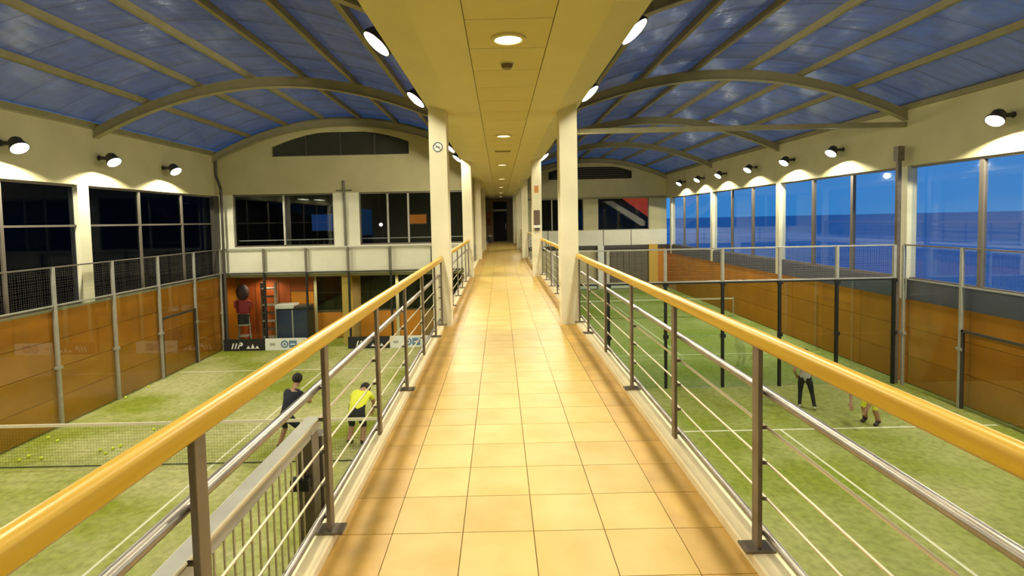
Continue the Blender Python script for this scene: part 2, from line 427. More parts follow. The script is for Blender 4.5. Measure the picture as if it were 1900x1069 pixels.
for i, y in enumerate((6.0, 8.9, 17.8)):
    floodlight(R0+.24, y, 3.64, 1, f'white-faced floodlight on the right walkway ceiling edge, {["nearest","second, just before the first column","farthest, seen past the first column"][i]}', 'floodlights on the right ceiling edge', FASCIA_W, R0, 30, 176)
for y in (3.0, 0.0): spot('floodlight_bulb', (L0-.24, y, 3.6), (-.5,0,-.87), FASCIA_W, FLOOD_C, 176); spot('floodlight_bulb', (R0+.24, y, 3.6), (.5,0,-.87), FASCIA_W, FLOOD_C, 176)
for y in (12.0, 15.0, 24, 30): spot('floodlight_bulb', (R0+.24, y, 3.6), (.5,0,-.87), FASCIA_W, FLOOD_C, 176)
spot('floodlight_bulb', (L0-.24, 11.9, 3.6), (-.5,0,-.87), FASCIA_W, FLOOD_C, 176)

# downlights in the walkway ceiling
pc = (SL0+SR0)/2
dl_desc = ['largest and nearest', 'second from the near end', 'third from the near end', 'fourth from the near end', 'fifth from the near end', 'sixth from the near end', 'farthest, before the end door']
for i, y in enumerate((4.88, 10.4, 15.8, 21.2, 26.6, 32.0, 37.4)):
    t = thing('downlight', (pc, y, ZC), f'round recessed warm downlight in the walkway ceiling, {dl_desc[i]}', 'downlight', 'downlights in the walkway ceiling')
    MB().lathe((pc, y, ZC), [(.155,.014),(.155,-.008),(.125,-.012),(.118,.008)], (0,0,1), 28).build('trim_ring', M['soffit'], t, smooth=True)
    MB().lathe((pc, y, ZC), [(.0,-.006),(.12,-.006),(.12,.008),(.0,.008)], (0,0,1), 28).build('lamp_face', M['down'], t)
    spot('downlight_bulb', (pc, y, ZC-.03), (0,0,-1), DOWN_W, DOWN_C, 150, .4, .1, t)
spot('downlight_bulb', (pc, -.5, ZC-.03), (0,0,-1), DOWN_W, DOWN_C, 150, .4, .1)
t = thing('smoke_detector', (pc, 5.65, ZC+.01), 'small dark round smoke detector on the walkway ceiling behind the first downlight', 'smoke detector')
MB().lathe((pc,5.65,ZC+.012), [(0,-.055),(.045,-.055),(.06,-.03),(.062,.0)], (0,0,1), 20).build('cover', mat('detector', (.16,.12,.05), .5), t, smooth=True)
MB().lathe((pc,5.65,ZC+.012), [(.062,-.012),(.072,-.012),(.072,0)], (0,0,1), 20).build('base_ring', M['soffit'], t, smooth=True)
t = thing('ceiling_vent', (pc, 12.7, ZC+.012), 'slim slotted air vent across the walkway ceiling between two far downlights', 'vent')
MB().box(pc-.2, pc+.2, 12.62, 12.78, ZC-.006, ZC+.012).build('frame', M['soffit'], t)
for k in range(3): MB().box(pc-.18, pc+.18, 12.64+k*.045, 12.665+k*.045, ZC-.012, ZC-.005).build('slat', M['joint'], t)

# ------------------------------------------------------------------ walkway columns
CW = .27
COLY = (8.25, 15.2, 22.4, 29.4, 36.4)
for i, y in enumerate(COLY):
    if i < 4:
        o = struct(MB().box(-1.03, -1.03+CW, y-.16, y+.16, G, ZC+.14).build('column_left', M['column'], bevel=.012))
    o = struct(MB().box(.91, .91+CW, y-.16, y+.16, G, ZC+.14).build('column_right', M['column'], bevel=.012))

# sign and fittings on the columns
t = thing('no_smoking_sign', (-.895, 8.085, 2.70), 'small round white sign with a dark ring and slash on the first left column', 'sign')
MB().lathe((-.895, 8.088, 2.70), [(0,0),(.085,0),(.085,.006),(0,.006)], (0,-1,0), 28).build('plate', M['white'], t)
MB().lathe((-.895, 8.080, 2.70), [(.058,0),(.075,0),(.075,.003),(.058,.003),(.058,0)], (0,-1,0), 28).build('ring', M['framed'], t)
MB().tube((-.94, 8.079, 2.745), (-.85, 8.079, 2.655), .006, 6).build('slash', M['framed'], t)
MB().box(-.925,-.865, 8.076, 8.081, 2.692, 2.706).build('cigarette', M['framed'], t)
yy = COLY[1]-.162
t = thing('orange_notice', (1.03, yy, 2.43), 'small orange notice on the second right column', 'sign')
MB().box(.98, 1.10, yy-.004, yy, 2.33, 2.53).build('plate', mat('orange_paper', (.55,.24,.05), .6), t); MB().box(1.01, 1.07, yy-.006, yy-.003, 2.40, 2.48).build('print', M['orange'], t)
t = thing('wall_dispenser', (1.05, yy, 1.45), 'brown box dispenser with pale tray on the second right column', 'dispenser')
MB().box(.96, 1.12, yy-.10, yy, 1.45, 1.85).build('body', mat('brown_box', (.12,.07,.04), .5), t, bevel=.01)
MB().box(.95, 1.13, yy-.14, yy, 1.36, 1.43).build('tray', M['white'], t, bevel=.008); MB().box(.98, 1.10, yy-.12, yy, 1.28, 1.36).build('drip_cup', M['framed'], t)

# ------------------------------------------------------------------ railings
def railing(x, y0, y1, posts, plated, out, label, detail=True):
    """x rail axis; out = outward direction (+1/-1)"""
    t = thing('railing', (x, (y0+y1)/2, 0), label, 'railing', 'walkway railings')
    w, h, zt = .030, .074, 1.074
    pr = [(x-w,zt-h+.012),(x-w+.012,zt-h),(x+w-.012,zt-h),(x+w,zt-h+.012),(x+w,zt-.022),(x+w-.008,zt-.007),(x+w-.022,zt),(x-w+.022,zt),(x-w+.008,zt-.007),(x-w,zt-.022)]
    MB().extr(pr, y0, y1).build('handrail', M['wood'], t, smooth=True)
    xo = x + out*.045
    MB().tube((xo, y0, .785), (xo, y1, .785), .021, 12).build('tube_rail', M['steel'], t, smooth=True)
    MB().tube((xo, y0, .12), (xo, y1, .12), .018, 10).build('bottom_rail', M['steel'], t, smooth=True)
    for z in (.62, .455, .285): MB().tube((xo, y0, z), (xo, y1, z), .0065 if z < .6 else .008, 6).build('wire_rod', M['wire'], t, smooth=True)
    for y, pl in zip(posts, plated):
        zb = .05 if pl else .09
        p = MB().box(x-.011, x+.011, y-.03, y+.03, zb, zt-h).build('post', M['post'], t, bevel=.003)
        if pl:
            MB().box(x-.07, x+.07, y-.045, y+.045, .05, .062).build('base_plate', M['post'], p)
        if detail:
            for z in (.785, .62, .455, .285, .12): MB().tube((x+out*.008, y, z), (xo, y, z), .009, 6).build('rod_clamp', M['post'], p)
    return t
RLX, RRX = -.885, 1.165
pl = [1.52-1.13, 1.52, 2.65, 3.78, 4.91, 6.04, 7.17, 7.98]
railing(RLX, -1.2, 8.06, pl, [True, False, True, False, True, False, True, True], -1, 'railing with yellow wooden handrail along the left side of the walkway, nearest stretch')
pr_ = [1.02, 2.43, 3.61, 4.80, 6.0, 7.2, 7.98]
railing(RRX, -1.2, 8.06, pr_, [False, True, False, True, False, True, True], 1, 'railing with yellow wooden handrail along the right side of the walkway, nearest stretch')
def seg(a, b): n = 6; return [a+.1+(b-a-.2)*k/(n-1) for k in range(n)]
nm = ['second stretch, between the first two columns', 'third stretch, between the second and third columns', 'fourth stretch, past the third column', 'last stretch, before the end door']
for i in range(4):
    a, b = COLY[i]+.17, COLY[i+1]-.17
    if i == 0: railing(RLX, a, b, seg(a, b), [True]*6, -1, 'railing on the left of the walkway, '+nm[i], False)
    railing(RRX, a, b, seg(a, b), [True]*6, 1, 'railing on the right of the walkway, '+nm[i], False)

# ------------------------------------------------------------------ roofs
def roof(left):
    rt = struct(empty('roof_left' if left else 'roof_right', (CLX if left else CRX, 10, 5.7)))
    half, c = (4.95, CLX) if left else (5.15, CRX)
    yend = YL_END if left else YR_END
    xs = [c-half + k*2*half/7 for k in range(8)]
    arches = (7.2, 14.75, 20.75) if left else (8.3, 15.2, 22.1, 29.0, 36.8)
    zr = lambda x: zroof(x, left)
    # glazing sheets
    ystep = 1.2; y0 = 5.0
    n = int((yend - y0)/ystep) + 1
    for k in range(7):
        xa, xb = xs[k]+.02, xs[k+1]-.02
        pts = [xa+(xb-xa)*q/3 for q in range(4)]
        loc = Vector((xa, 0, zr(xa)))
        s = MB().slab([(x, zr(x)+.03) for x in pts], [(x, zr(x)) for x in pts], .008, ystep-.008)
        me = s.mesh('roof_sheet', loc); me.materials.append(M['roof'])
        for j in range(n):
            piece(me, 'roof_sheet', (xa, y0+j*ystep, zr(xa)), rt)
        me2 = MB().slab([(x, zr(x)+.03) for x in pts], [(x, zr(x)) for x in pts], YB, y0-.01).build('roof_sheet', M['roof'], rt)
    # purlins
    for k, x in enumerate(xs):
        z = zr(x)
        w = .05 if 0 < k < 7 else .06
        MB().box(x-w, x+w, YB, yend, z-.15, z-.005).build('purlin', M['purlin'], rt)
    # arches
    N = 28
    for y in arches:
        px = [c-half + 2*half*q/N for q in range(N+1)]
        top = [(x, zr(x)-.15) for x in px]; bot = [(x, zr(x)-.40) for x in px]
        MB().slab(top, bot, y-.06, y+.06).slab([(x,z+.001) for x,z in bot], [(x,z-.025) for x,z in bot], y-.10, y+.10).build('arch', M['steel_paint'], rt)
    if not left:
        for y in (15.2,):
            MB().box(c-half, c+half, y-.06, y+.06, 3.95, 4.09).build('tie_beam', M['steel_paint'], rt, bevel=.01)
    return rt
roof(True); roof(False)

# ------------------------------------------------------------------ left hall wall
T = .25
wlft = struct(empty('wall_left', (XL-.2, 8, G)))
MB().box(XL-T, XL, YB, YL_END+.3, 2.74, 4.42).build('upper_wall', M['wall'], wlft)
MB().box(XL-.02, XL+.03, YB, YL_END, 4.26, 4.34).build('eave_rail', M['steel_paint'], wlft)
MB().box(XL-T, XL-.06, YB, YL_END+.3, G, -.40).build('lower_wall', M['grout'], wlft)
# orange boards on the lower wall
yy = [0.9+2*k for k in range(11)]
bz = [G+.02, -2.52, -1.80, -1.10, -.40]
for a, b in zip(bz[:-1], bz[1:]):
    me = MB().box(0, .04, .006, 1.994, .006, b-a-.006).mesh('wall_board'); me.materials.append(M['orange'])
    for y in yy[:-1]: piece(me, 'wall_board', (XL-.06, y, a), wlft)
MB().box(XL-.07, XL+.0, YB, YL_END, -.40, -.35).build('capping', M['steel_paint'], wlft)
MB().box(XL-T, XL+.02, YL_END-.3, YL_END+.3, -.35, 2.74).build('corner_pier', M['framed'], wlft)
for y in (7.35, 14.2): MB().box(XL-T, XL+.0, y-.19, y+.19, -.35, 2.74).build('pier', M['column'], wlft)
struct(MB().tube((XL+.10, YL_END-.16, 4.25), (XL+.10, YL_END-.16, 3.5), .05, 8).tube((XL+.10, YL_END-.16, 3.5), (XL+.28, YL_END-.22, 3.0), .05, 8).tube((XL+.28, YL_END-.22, 3.0), (XL+.28, YL_END-.22, G), .05, 8).build('trim_4', M['framed'], None, smooth=True))
# windows of the left wall
def side_window(n, x, y0, y1, z0, z1, mulls, transoms, mframe, pane, mw=.04):
    w = struct(empty(f'window_{n}', (x, (y0+y1)/2, z0)))
    ys = [y0] + list(mulls) + [y1]; zs = [z0] + list(transoms) + [z1]
    MB().box(x-.05, x+.05, y0, y1, z0, z0+.06).box(x-.05, x+.05, y0, y1, z1-.06, z1).build('window_frame', mframe, w)
    for y in mulls: MB().box(x-.05, x+.05, y-mw, y+mw, z0+.06, z1-.06).build('mullion', mframe, w)
    for z in transoms: MB().box(x-.045, x+.045, y0, y1, z-.025, z+.025).build('transom', mframe, w)
    for a, b in zip(ys[:-1], ys[1:]):
        for c, d in zip(zs[:-1], zs[1:]):
            MB().box(x-.006, x+.006, a+.03, b-.03, c+.03, d-.03).build('pane', pane, w)
    return w
side_window(1, XL-.12, .6, 7.16, -.35, 2.74, (2.8, 5.0), (1.68,), M['frame'], M['pane_left'])
side_window(2, XL-.12, 7.54, 14.01, -.35, 2.74, (9.7, 11.9), (1.68,), M['frame'], M['pane_left'])
side_window(3, XL-.12, 14.39, YL_END-.3, -.35, 2.74, (16.5, 18.7), (1.68,), M['frame'], M['pane_left'])

# ------------------------------------------------------------------ right hall wall (towards the sea)
wr = struct(empty('wall_right', (XR+.1, 8, G)))
MB().box(XR, XR+T, YB, YR_END+.3, 2.86, 4.62).build('upper_wall', M['wall'], wr)
MB().box(XR-.03, XR+.02, YB, YR_END, 4.44, 4.52).build('eave_rail', M['steel_paint'], wr)
MB().box(XR+.06, XR+T, YB, YR_END+.3, G, -.86).build('lower_wall', M['grout'], wr)
MB().box(XR, XR+T, YB, YR_END+.3, -.86, -.30).build('sill_band', M['sill'], wr)
bz = [G+.02, -2.45, -1.65, -.86]
for a, b in zip(bz[:-1], bz[1:]):
    me = MB().box(-.04, 0, .006, 1.994, .006, b-a-.006).mesh('wall_board'); me.materials.append(M['orange'])
    for k in range(17): piece(me, 'wall_board', (XR+.06, 3+2*k, a), wr)
for y in (8.3, 15.2, 22.1, 29.0, 35.9): MB().box(XR-.02, XR+T, y-.13, y+.13, -.86, 2.86).build('pier', M['column'], wr)
cy = (1.4, 8.3, 15.2, 22.1, 29.0, 35.9)
for i in range(5):
    a, b = cy[i]+.17, cy[i+1]-.17; s = (b-a)/3
    side_window(4+i, XR+.10, a, b, -.30, 2.86, (a+s, a+2*s), (), M['frame'], M['pane'], .06)

# walls behind the viewpoint
struct(MB().box(XL-T, XR+T, YB-.2, YB, G, 6.0).build('wall_back', M['wall']))

# ------------------------------------------------------------------ left end (gable) wall
def pxX(px, py, Y): return (px-928-.021*(py-408))*Y/1000
YE = 21.0
we = struct(empty('wall_end_left', (CLX, YE, G)))
xa, xb = XL-.05, -1.05
N = 24
px = [xa+(xb-xa)*q/N for q in range(N+1)]
zt_ = lambda x: zroof(max(CLX-4.95, min(CLX+4.95, x)), True) - .02
lou0, lou1 = -8.75, -3.45
zl0, zl1 = 4.22, 5.12
def gable(x0, x1, zb, n=12):
    p = [x0+(x1-x0)*q/n for q in range(n+1)]
    return [(x, zt_(x)) for x in p], [(x, zb if not callable(zb) else zb(x)) for x in p]
loutop = lambda x: min(zl1, 5.18 - (x-CLX)**2*.075)
g_ = MB()
for a, b, zb in ((xa, lou0, 2.80), (lou1, xb, 2.80), (lou0, lou1, loutop)):
    tp, bt = gable(a, b, zb); g_.slab(tp, bt, YE, YE+.2)
g_.box(lou0, lou1, YE, YE+.2, 2.80, zl0)
g_.build('gable', M['wall'], we)
MB().box(xa, xb, YE-.03, YE+.0, 2.78, 2.86).build('string_course', M['wall'], we)
W1 = (-10.35, -6.45); W2 = (-5.45, -1.35)
for a, b in ((xa, W1[0]), (W1[1], W2[0]), (W2[1], xb)): MB().box(a, b, YE, YE+.2, .72, 2.80).build('pier', M['wallw'], we)
MB().box(xa, xb, YE-.04, YE+.2, .62, .74).build('ledge', M['wallw'], we)
MB().tube((-6.0, YE-.05, .72), (-6.0, YE-.05, 3.25), .05, 10).tube((-6.3, YE-.05, 2.86), (-5.7, YE-.05, 2.86), .03, 8).build('downpipe', M['frame'], we, smooth=True)
# louvre window in the gable
lv = struct(empty('window_9', (CLX, YE+.1, zl0)))
p = [lou0+(lou1-lou0)*q/14 for q in range(15)]
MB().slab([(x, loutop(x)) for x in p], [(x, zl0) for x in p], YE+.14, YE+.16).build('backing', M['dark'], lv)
for k in range(4):
    a, b = lou0+(lou1-lou0)*k/4+.03, lou0+(lou1-lou0)*(k+1)/4-.03
    p = [a+(b-a)*q/4 for q in range(5)]
    MB().slab([(x, loutop(x)-.03) for x in p], [(x, zl0+.04) for x in p], YE+.07, YE+.085).build('pane', M['smoked'], lv)
for k in range(1, 4):
    x = lou0+(lou1-lou0)*k/4; MB().box(x-.03, x+.03, YE+.03, YE+.08, zl0, loutop(x)).build('mullion', M['framed'], lv)
MB().box(lou0, lou1, YE+.02, YE+.1, zl0-.02, zl0+.04).build('window_frame', M['framed'], lv)
# upper windows into the building
def end_window(n, x0, x1, z0, z1, y, mulls, pane):
    w = struct(empty(f'window_{n}', ((x0+x1)/2, y, z0)))
    MB().box(x0, x1, y, y+.08, z0, z0+.05).box(x0, x1, y, y+.08, z1-.06, z1).box(x0, x0+.05, y, y+.08, z0, z1).box(x1-.05, x1, y, y+.08, z0, z1).build('window_frame', M['frame'], w)
    for x in mulls: MB().box(x-.035, x+.035, y, y+.08, z0, z1).build('mullion', M['galv'], w)
    xs = [x0] + list(mulls) + [x1]
    for a, b in zip(xs[:-1], xs[1:]): MB().box(a+.03, b-.03, y+.035, y+.045, z0+.03, z1-.03).build('pane', pane, w)
    return w
end_window(10, W1[0], W1[1], .74, 2.78, YE+.06, (-8.4,), M['pane'])
end_window(11, W2[0], W2[1], .74, 2.78, YE+.06, (-4.35, -3.55), M['pane'])
# dim rooms behind the upper windows
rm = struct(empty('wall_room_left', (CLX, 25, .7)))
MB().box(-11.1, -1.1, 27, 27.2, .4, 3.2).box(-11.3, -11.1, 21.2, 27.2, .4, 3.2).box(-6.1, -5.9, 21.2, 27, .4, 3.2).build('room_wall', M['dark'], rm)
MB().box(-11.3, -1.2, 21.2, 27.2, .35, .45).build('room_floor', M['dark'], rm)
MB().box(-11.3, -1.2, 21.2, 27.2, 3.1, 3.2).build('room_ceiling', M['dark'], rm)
for i, (x, y) in enumerate(((-8.75, 24.2), (-7.98, 24.0))):  # glowing strips added to imitate lamp reflections in the pane
    t = thing('strip_light', (x, y, 3.08), ['slanted white ceiling light seen through the upper left window, nearer the mullion', 'slanted white ceiling light seen through the upper left window, nearer the downpipe'][i], 'ceiling light', 'strip lights in the upstairs room')
    zz = 2.70 - i*.05
    MB().box(x-.11, x+.11, y-.45, y+.45, zz, zz+.05).tube((x, y-.3, zz+.05), (x, y-.3, 3.1), .008, 6).tube((x, y+.3, zz+.05), (x, y+.3, 3.1), .008, 6).build('housing', M['framed'], t); MB().box(x-.095, x+.095, y-.43, y+.43, zz-.01, zz+.001).build('diffuser', M['tubelight'], t)
t = thing('wall_screen', (-8.2, 26.95, 1.3), 'blue glowing screen inside the upper left window', 'screen')
MB().box(-9.4, -7.0, 26.9, 27.0, 1.2, 2.1).build('bezel', M['framed'], t); MB().box(-9.35, -7.05, 26.89, 26.9, 1.25, 2.05).build('screen', M['screen'], t)
t = thing('globe_lamp', (-5.28, 24.0, 1.5), 'small white globe lamp glowing inside the upper end window beside the column', 'lamp')
MB().ball((-5.28, 24.0, 1.5), .085, .085, .085).build('globe', M['globe'], t, smooth=True); MB().tube((-5.28, 24.0, 1.58), (-5.28, 24.0, 3.1), .008, 6).build('cord', M['framed'], t)
t = thing('amber_sign', (-4.0, 26.95, 1.5), 'orange lit panel glowing inside the upper window beside the column', 'sign')
MB().box(-4.6, -3.6, 26.9, 27.0, 1.45, 2.0).build('panel', M['framed'], t); MB().box(-4.55, -3.65, 26.89, 26.9, 1.5, 1.95).build('glow', M['amber'], t)
for (a, b) in (W1, W2):
    t = tag(MB().tube((a, YE+.35, .98), (b, YE+.35, .98), .022, 8).build('guard_rail', M['galv']), 'thin metal guard rail inside the ' + ('upper left end window by the hall corner' if a < -7 else 'upper end window beside the walkway column'), 'rail', 'guard rails in the end windows')

# white parapet band with panels
bd = struct(empty('trim_3', (CLX, YE, -.35)))
PX = [-10.9 + 1.64*k for k in range(7)]
PX[-1] = -1.06
for a, b in zip(PX[:-1], PX[1:]): MB().box(a+.02, b-.02, YE-.02, YE+.2, -.35, .62).build('band_panel', M['wallw'], bd)
MB().box(xa, xb, YE+.02, YE+.22, -.44, -.345).build('band_soffit', M['purlin'], bd)
# recessed lounge wall below
YW = 22.6
wk = struct(empty('wall_lounge', (CLX, YW, G)))
MB().box(xa-.2, -1.0, YW, YW+.2, G, -.3).build('backing', M['grout'], wk)
MB().box(xa-.2, -1.0, YE+.2, YW+.2, -.44, -.34).build('lounge_ceiling', M['wall'], wk)
MB().box(xa, xb, YW-.06, YW, -.62, -.44).build('lintel', M['wall'], wk)
def pan(x0, x1, z0, z1, m, d=.04, nme='wall_panel'): return MB().box(x0+.015, x1-.015, YW-d, YW, z0, z1).build(nme, m, wk, bevel=.006)
pan(-11.0, -10.35, G, -.62, M['redwood']); pan(-10.35, -9.35, G, -.62, M['redwood']); pan(-9.35, -8.85, G, -.62, M['redwood'])
pan(-8.85, -7.85, G, -2.05, M['redwood']); pan(-8.85, -7.85, -1.95, -1.25, M['orange'], .06); pan(-8.85, -7.85, -1.2, -.62, M['redwood'])
pan(-7.78, -6.6, -3.2, -2.15, M['orange']); pan(-5.95, -4.4, -3.2, -2.1, M['orange']); pan(-4.3, -3.4, -3.2, -2.1, M['orange']); pan(-2.9, -1.7, -3.2, -2.1, M['orange'])
for (a, b) in ((-7.85, -7.75), (-6.6, -6.4), (-4.42, -4.3), (-3.4, -3.25)): MB().box(a, b, YW-.1, YW, G, -.5).build('window_post', M['wall'], wk)
MB().box(-6.32, -5.98, YE+.3, YE+.6, G, -.4).build('lounge_pillar', mat('ochre_paint', (.62,.42,.09), .6), wk)
for x in (-9.8, -7.2, -4.6, -2.2): spot('lounge_lamp_bulb', (x, 21.9, -.5), (0,0,-1), 90, (1,.85,.6), 150, .5, .1)
lw_ = struct(empty('window_12', (-5, YW, -2.0)))
for (a, b) in ((-7.75, -6.6), (-5.9, -4.42), (-4.3, -3.4), (-3.25, -1.7)):
    MB().box(a, b, YW-.03, YW-.02, -2.05, -.62).build('pane', M['panedark'], lw_); MB().box(a, b, YW-.018, YW-.002, -2.05, -.62).build('blind', M['dark'], lw_)  # near-black sheet behind each pane keeps these windows dark
    MB().box(a, b, YW-.05, YW-.01, -2.1, -2.04).build('window_sill', M['framed'], lw_)

struct(MB().box(-11.35, -11.15, YE-.1, YW+.2, G, -.3).box(-1.2, -1.0, YE+.2, 41.4, G, -.3).build('wall_lounge_side', M['orange']))
struct(MB().box(-1.0, 1.3, 41.2, 41.4, G, -.3).box(1.1, 1.3, YF_, 41.4, G, 0).build('wall_undercroft', M['wall']))
struct(MB().box(-400, 400, -400, 600, -8.6, -8.4).build('ground_outside', M['night']))
# lounge furniture behind the end glass
t = thing('storage_cabinet', (-8.55, 21.7, G), 'navy two-door cabinet with a white top behind the end glass of the left court', 'cabinet')
MB().box(-9.05, -7.75, 21.5, 22.1, G, -1.78).build('body', M['blackboard'], t, bevel=.01)
MB().box(-9.0, -8.42, 21.47, 21.5, G+.1, -1.85).build('door', M['blue'], t); MB().box(-8.36, -7.8, 21.47, 21.5, G+.1, -1.85).build('door', M['blue'], t)
MB().box(-8.415, -8.365, 21.46, 21.5, G+.1, -1.85).build('divider', M['galv'], t)
MB().box(-9.08, -8.35, 21.44, 22.1, -1.78, -1.62).build('white_top', M['white'], t, bevel=.01); MB().box(-8.3, -7.75, 21.44, 22.1, -1.78, -1.68).build('dark_top', M['framed'], t, bevel=.01)
t = thing('tall_shelf', (-9.45, 21.9, G), 'tall narrow dark shelf rack left of the navy cabinet', 'shelf')
for x in (-9.75, -9.2): MB().box(x-.03, x+.03, 21.8, 22.0, G, -.75).build('upright', M['framed'] if x < -9.5 else M['galv'], t)
for k in range(7): MB().box(-9.72, -9.23, 21.75, 22.05, G+.25+k*.33, G+.30+k*.33).build('shelf_board', M['framed'] if k % 2 else M['galv'], t)
t = thing('display_rack', (-10.45, 21.7, G), 'metal rack with a red jersey and a dark bag near the hall corner', 'rack')
for x in (-10.72, -10.18): MB().tube((x, 21.7, G), (x+(.12 if x < -10.4 else -.12), 21.7, -1.45), .025, 8).build('upright', M['galv'], t)
for z in (-2.9, -2.45): MB().box(-10.68, -10.22, 21.55, 21.85, z, z+.05).build('shelf_board', M['galv'], t)
red = mat('red_cloth', (.22,.015,.02), .8)
MB().box(-10.72, -10.18, 21.62, 21.74, -1.95, -1.42).box(-10.82, -10.70, 21.63, 21.73, -1.75, -1.45).box(-10.20, -10.08, 21.63, 21.73, -1.75, -1.45).build('red_jersey', red, t, bevel=.03)
MB().ball((-10.45, 21.68, -1.1), .26, .2, .34).build('dark_bag', mat('dark_bag', (.03,.006,.008), .7), t, smooth=True)
MB().box(-10.66, -10.24, 21.58, 21.8, -2.40, -2.0).build('black_crate', M['blackboard'], t, bevel=.02)

# advertising boards at the foot of the end glass
def ad_board(x0, x1, dark, label, y=20.62):
    t = thing('advertising_board', ((x0+x1)/2, y, G), label, 'board', 'advertising boards below the end glass')
    MB().box(x0, x1, y-.015, y+.015, G, G+.46).build('panel', M['blackboard'] if dark else M['white'], t)
    c = (x0+x1)/2
    if dark:
        lg = MB()
        for k, dx in enumerate((-.50, -.38, -.26)): lg.extr([(c+dx,G+.08),(c+dx+.05,G+.08),(c+dx+.12,G+.30),(c+dx+.07,G+.30)], y-.020, y-.016)
        lg.lathe((c-.12, y-.016, G+.26), [(.02,0),(.075,0),(.075,.004),(.02,.004),(.02,0)], (0,-1,0), 14)
        for k in range(3): lg.extr([(c+.08+k*.17,G+.08),(c+.24+k*.17,G+.08),(c+.16+k*.17,G+.20+.07*(k == 1))], y-.020, y-.016)
        lg.build('logo', M['white'], t)
    else:
        lg = MB().lathe((c-.05, y-.016, G+.23), [(.0,0),(.15,0),(.15,.004),(0,.004)], (0,-1,0), 20).box(c+.12, c+.42, y-.020, y-.016, G+.09, G+.37); lg.build('logo', M['blogo'], t)
        MB().lathe((c-.05, y-.021, G+.23), [(.05,0),(.09,0),(.09,.003),(.05,.003),(.05,0)], (0,-1,0), 18).box(c+.18, c+.36, y-.024, y-.021, G+.2, G+.25).build('logo_highlight', M['white'], t)
        MB().box(c-.62, c-.42, y-.019, y-.016, G+.18, G+.28).build('small_print', M['galv'], t)
ad_board(-10.75, -9.18, True, 'black advertising board with white logo marks in the far left corner of the left court')
ad_board(-9.15, -7.55, False, 'white advertising board with a blue logo below the navy cabinet')
ad_board(-5.95, -4.35, True, 'black advertising board with white marks right of the ochre pillar')
ad_board(-4.32, -2.85, False, 'white advertising board with a blue logo, nearest the walkway')

# corridor wall on the left beyond the hall, and the end of the corridor
struct(MB().box(-1.3, -1.05, YE+.2, 41.4, -.3, 4.5).build('wall_corridor_left', M['wall']))
YD = 41.0
ed = struct(empty('wall_front', (CX, YD, 0)))
d0, d1 = -.50, .58
MB().box(-1.3, d0, YD, YD+.2, 0, ZC).box(d1, 1.5, YD, YD+.2, 0, ZC).box(d0, d1, YD, YD+.2, 2.98, ZC).box(-1.3, 1.5, YD+.2, YD+.45, 0, 4.6).build('wall_panel', mat('brown_wall', (.40,.27,.10), .7), ed)
dr = struct(empty('door_1', (.04, YD, 0)))
MB().box(d0, d0+.07, YD-.02, YD+.1, 0, 2.98).box(d1-.07, d1, YD-.02, YD+.1, 0, 2.98).build('door_frame', M['framed'], dr)
MB().box(d0+.07, d1-.07, YD+.02, YD+.06, 0, 2.25).build('door_leaf', M['dark'], dr); MB().box(d0+.07, d1-.07, YD+.02, YD+.06, 2.4, 2.98).build('overlight', M['dark'], dr)
MB().box(d0, d1, YD-.03, YD+.08, 2.25, 2.40).build('transom', M['galv'], dr); MB().box(.44, .48, YD-.03, YD+.02, .9, 1.3).build('door_handle', M['galv'], dr)
t = thing('wall_poster', (-.78, YD-.01, 1.4), 'orange and brown poster on the wall left of the end door', 'poster')
MB().box(-.98, -.6, YD-.03, YD-.003, 1.2, 2.2).build('board', mat('poster_orange', (.45,.17,.05), .6), t); MB().box(-.95, -.72, YD-.034, YD-.03, 1.25, 1.7).build('print', M['redwood'], t)
t = thing('waste_bin', (-.68, 37.6, 0), 'small dark bin with pale lid at the far left end of the walkway', 'bin')
MB().lathe((-.68,37.6,0), [(0,0.001),(.13,.001),(.16,.45),(.15,.45)], (0,0,1), 16).build('body', M['framed'], t, smooth=True); MB().lathe((-.68,37.6,.45), [(.165,0),(.165,.05),(.06,.12),(0,.12)], (0,0,1), 16).build('lid', M['galv'], t, smooth=True)

# ------------------------------------------------------------------ right hall far wall
YF = YR_END
wf = struct(empty('wall_end_right', (CRX, YF, G)))
xa2, xb2 = 1.26, XR+.05
ztr = lambda x: zroof(max(CRX-5.15, min(CRX+5.15, x)), False) - .02
l0, l1, lz0, lz1 = 3.4, 9.1, 4.25, 5.08
lt2 = lambda x: min(lz1, 5.25 - (x-CRX)**2*.06)
g_ = MB()
for a, b, zb in ((xa2, l0, 2.95), (l1, xb2, 2.95), (l0, l1, lt2)):
    pp = [a+(b-a)*q/12 for q in range(13)]
    g_.slab([(x, ztr(x)) for x in pp], [(x, zb(x) if callable(zb) else zb) for x in pp], YF, YF+.2)
g_.box(l0, l1, YF, YF+.2, 2.95, lz0); g_.build('gable', M['wall'], wf)
MB().box(xa2, xb2, YF-.06, YF, 2.88, 3.0).build('string_course', M['purlin'], wf)
lv = struct(empty('window_13', (CRX, YF+.1, lz0)))
pp = [l0+(l1-l0)*q/12 for q in range(13)]
MB().slab([(x, lt2(x)) for x in pp], [(x, lz0) for x in pp], YF+.12, YF+.14).build('backing', M['dark'], lv)
for k in range(5): MB().box(l0+.25+.1*k, l1-.25-.1*k, YF+.05, YF+.1, lz0+.08+k*.15, lz0+.14+k*.15).build('slat', M['framed'], lv)
FW = ((2.6, 5.75), (6.75, 10.25))
for a, b in ((xa2, FW[0][0]), (FW[0][1], FW[1][0]), (FW[1][1], xb2)): MB().box(a, b, YF, YF+.2, .75, 2.95).build('pier', M['wall'], wf)
MB().box(xa2, xb2, YF-.05, YF+.2, -.30, .75).build('parapet', M['wallw'], wf)
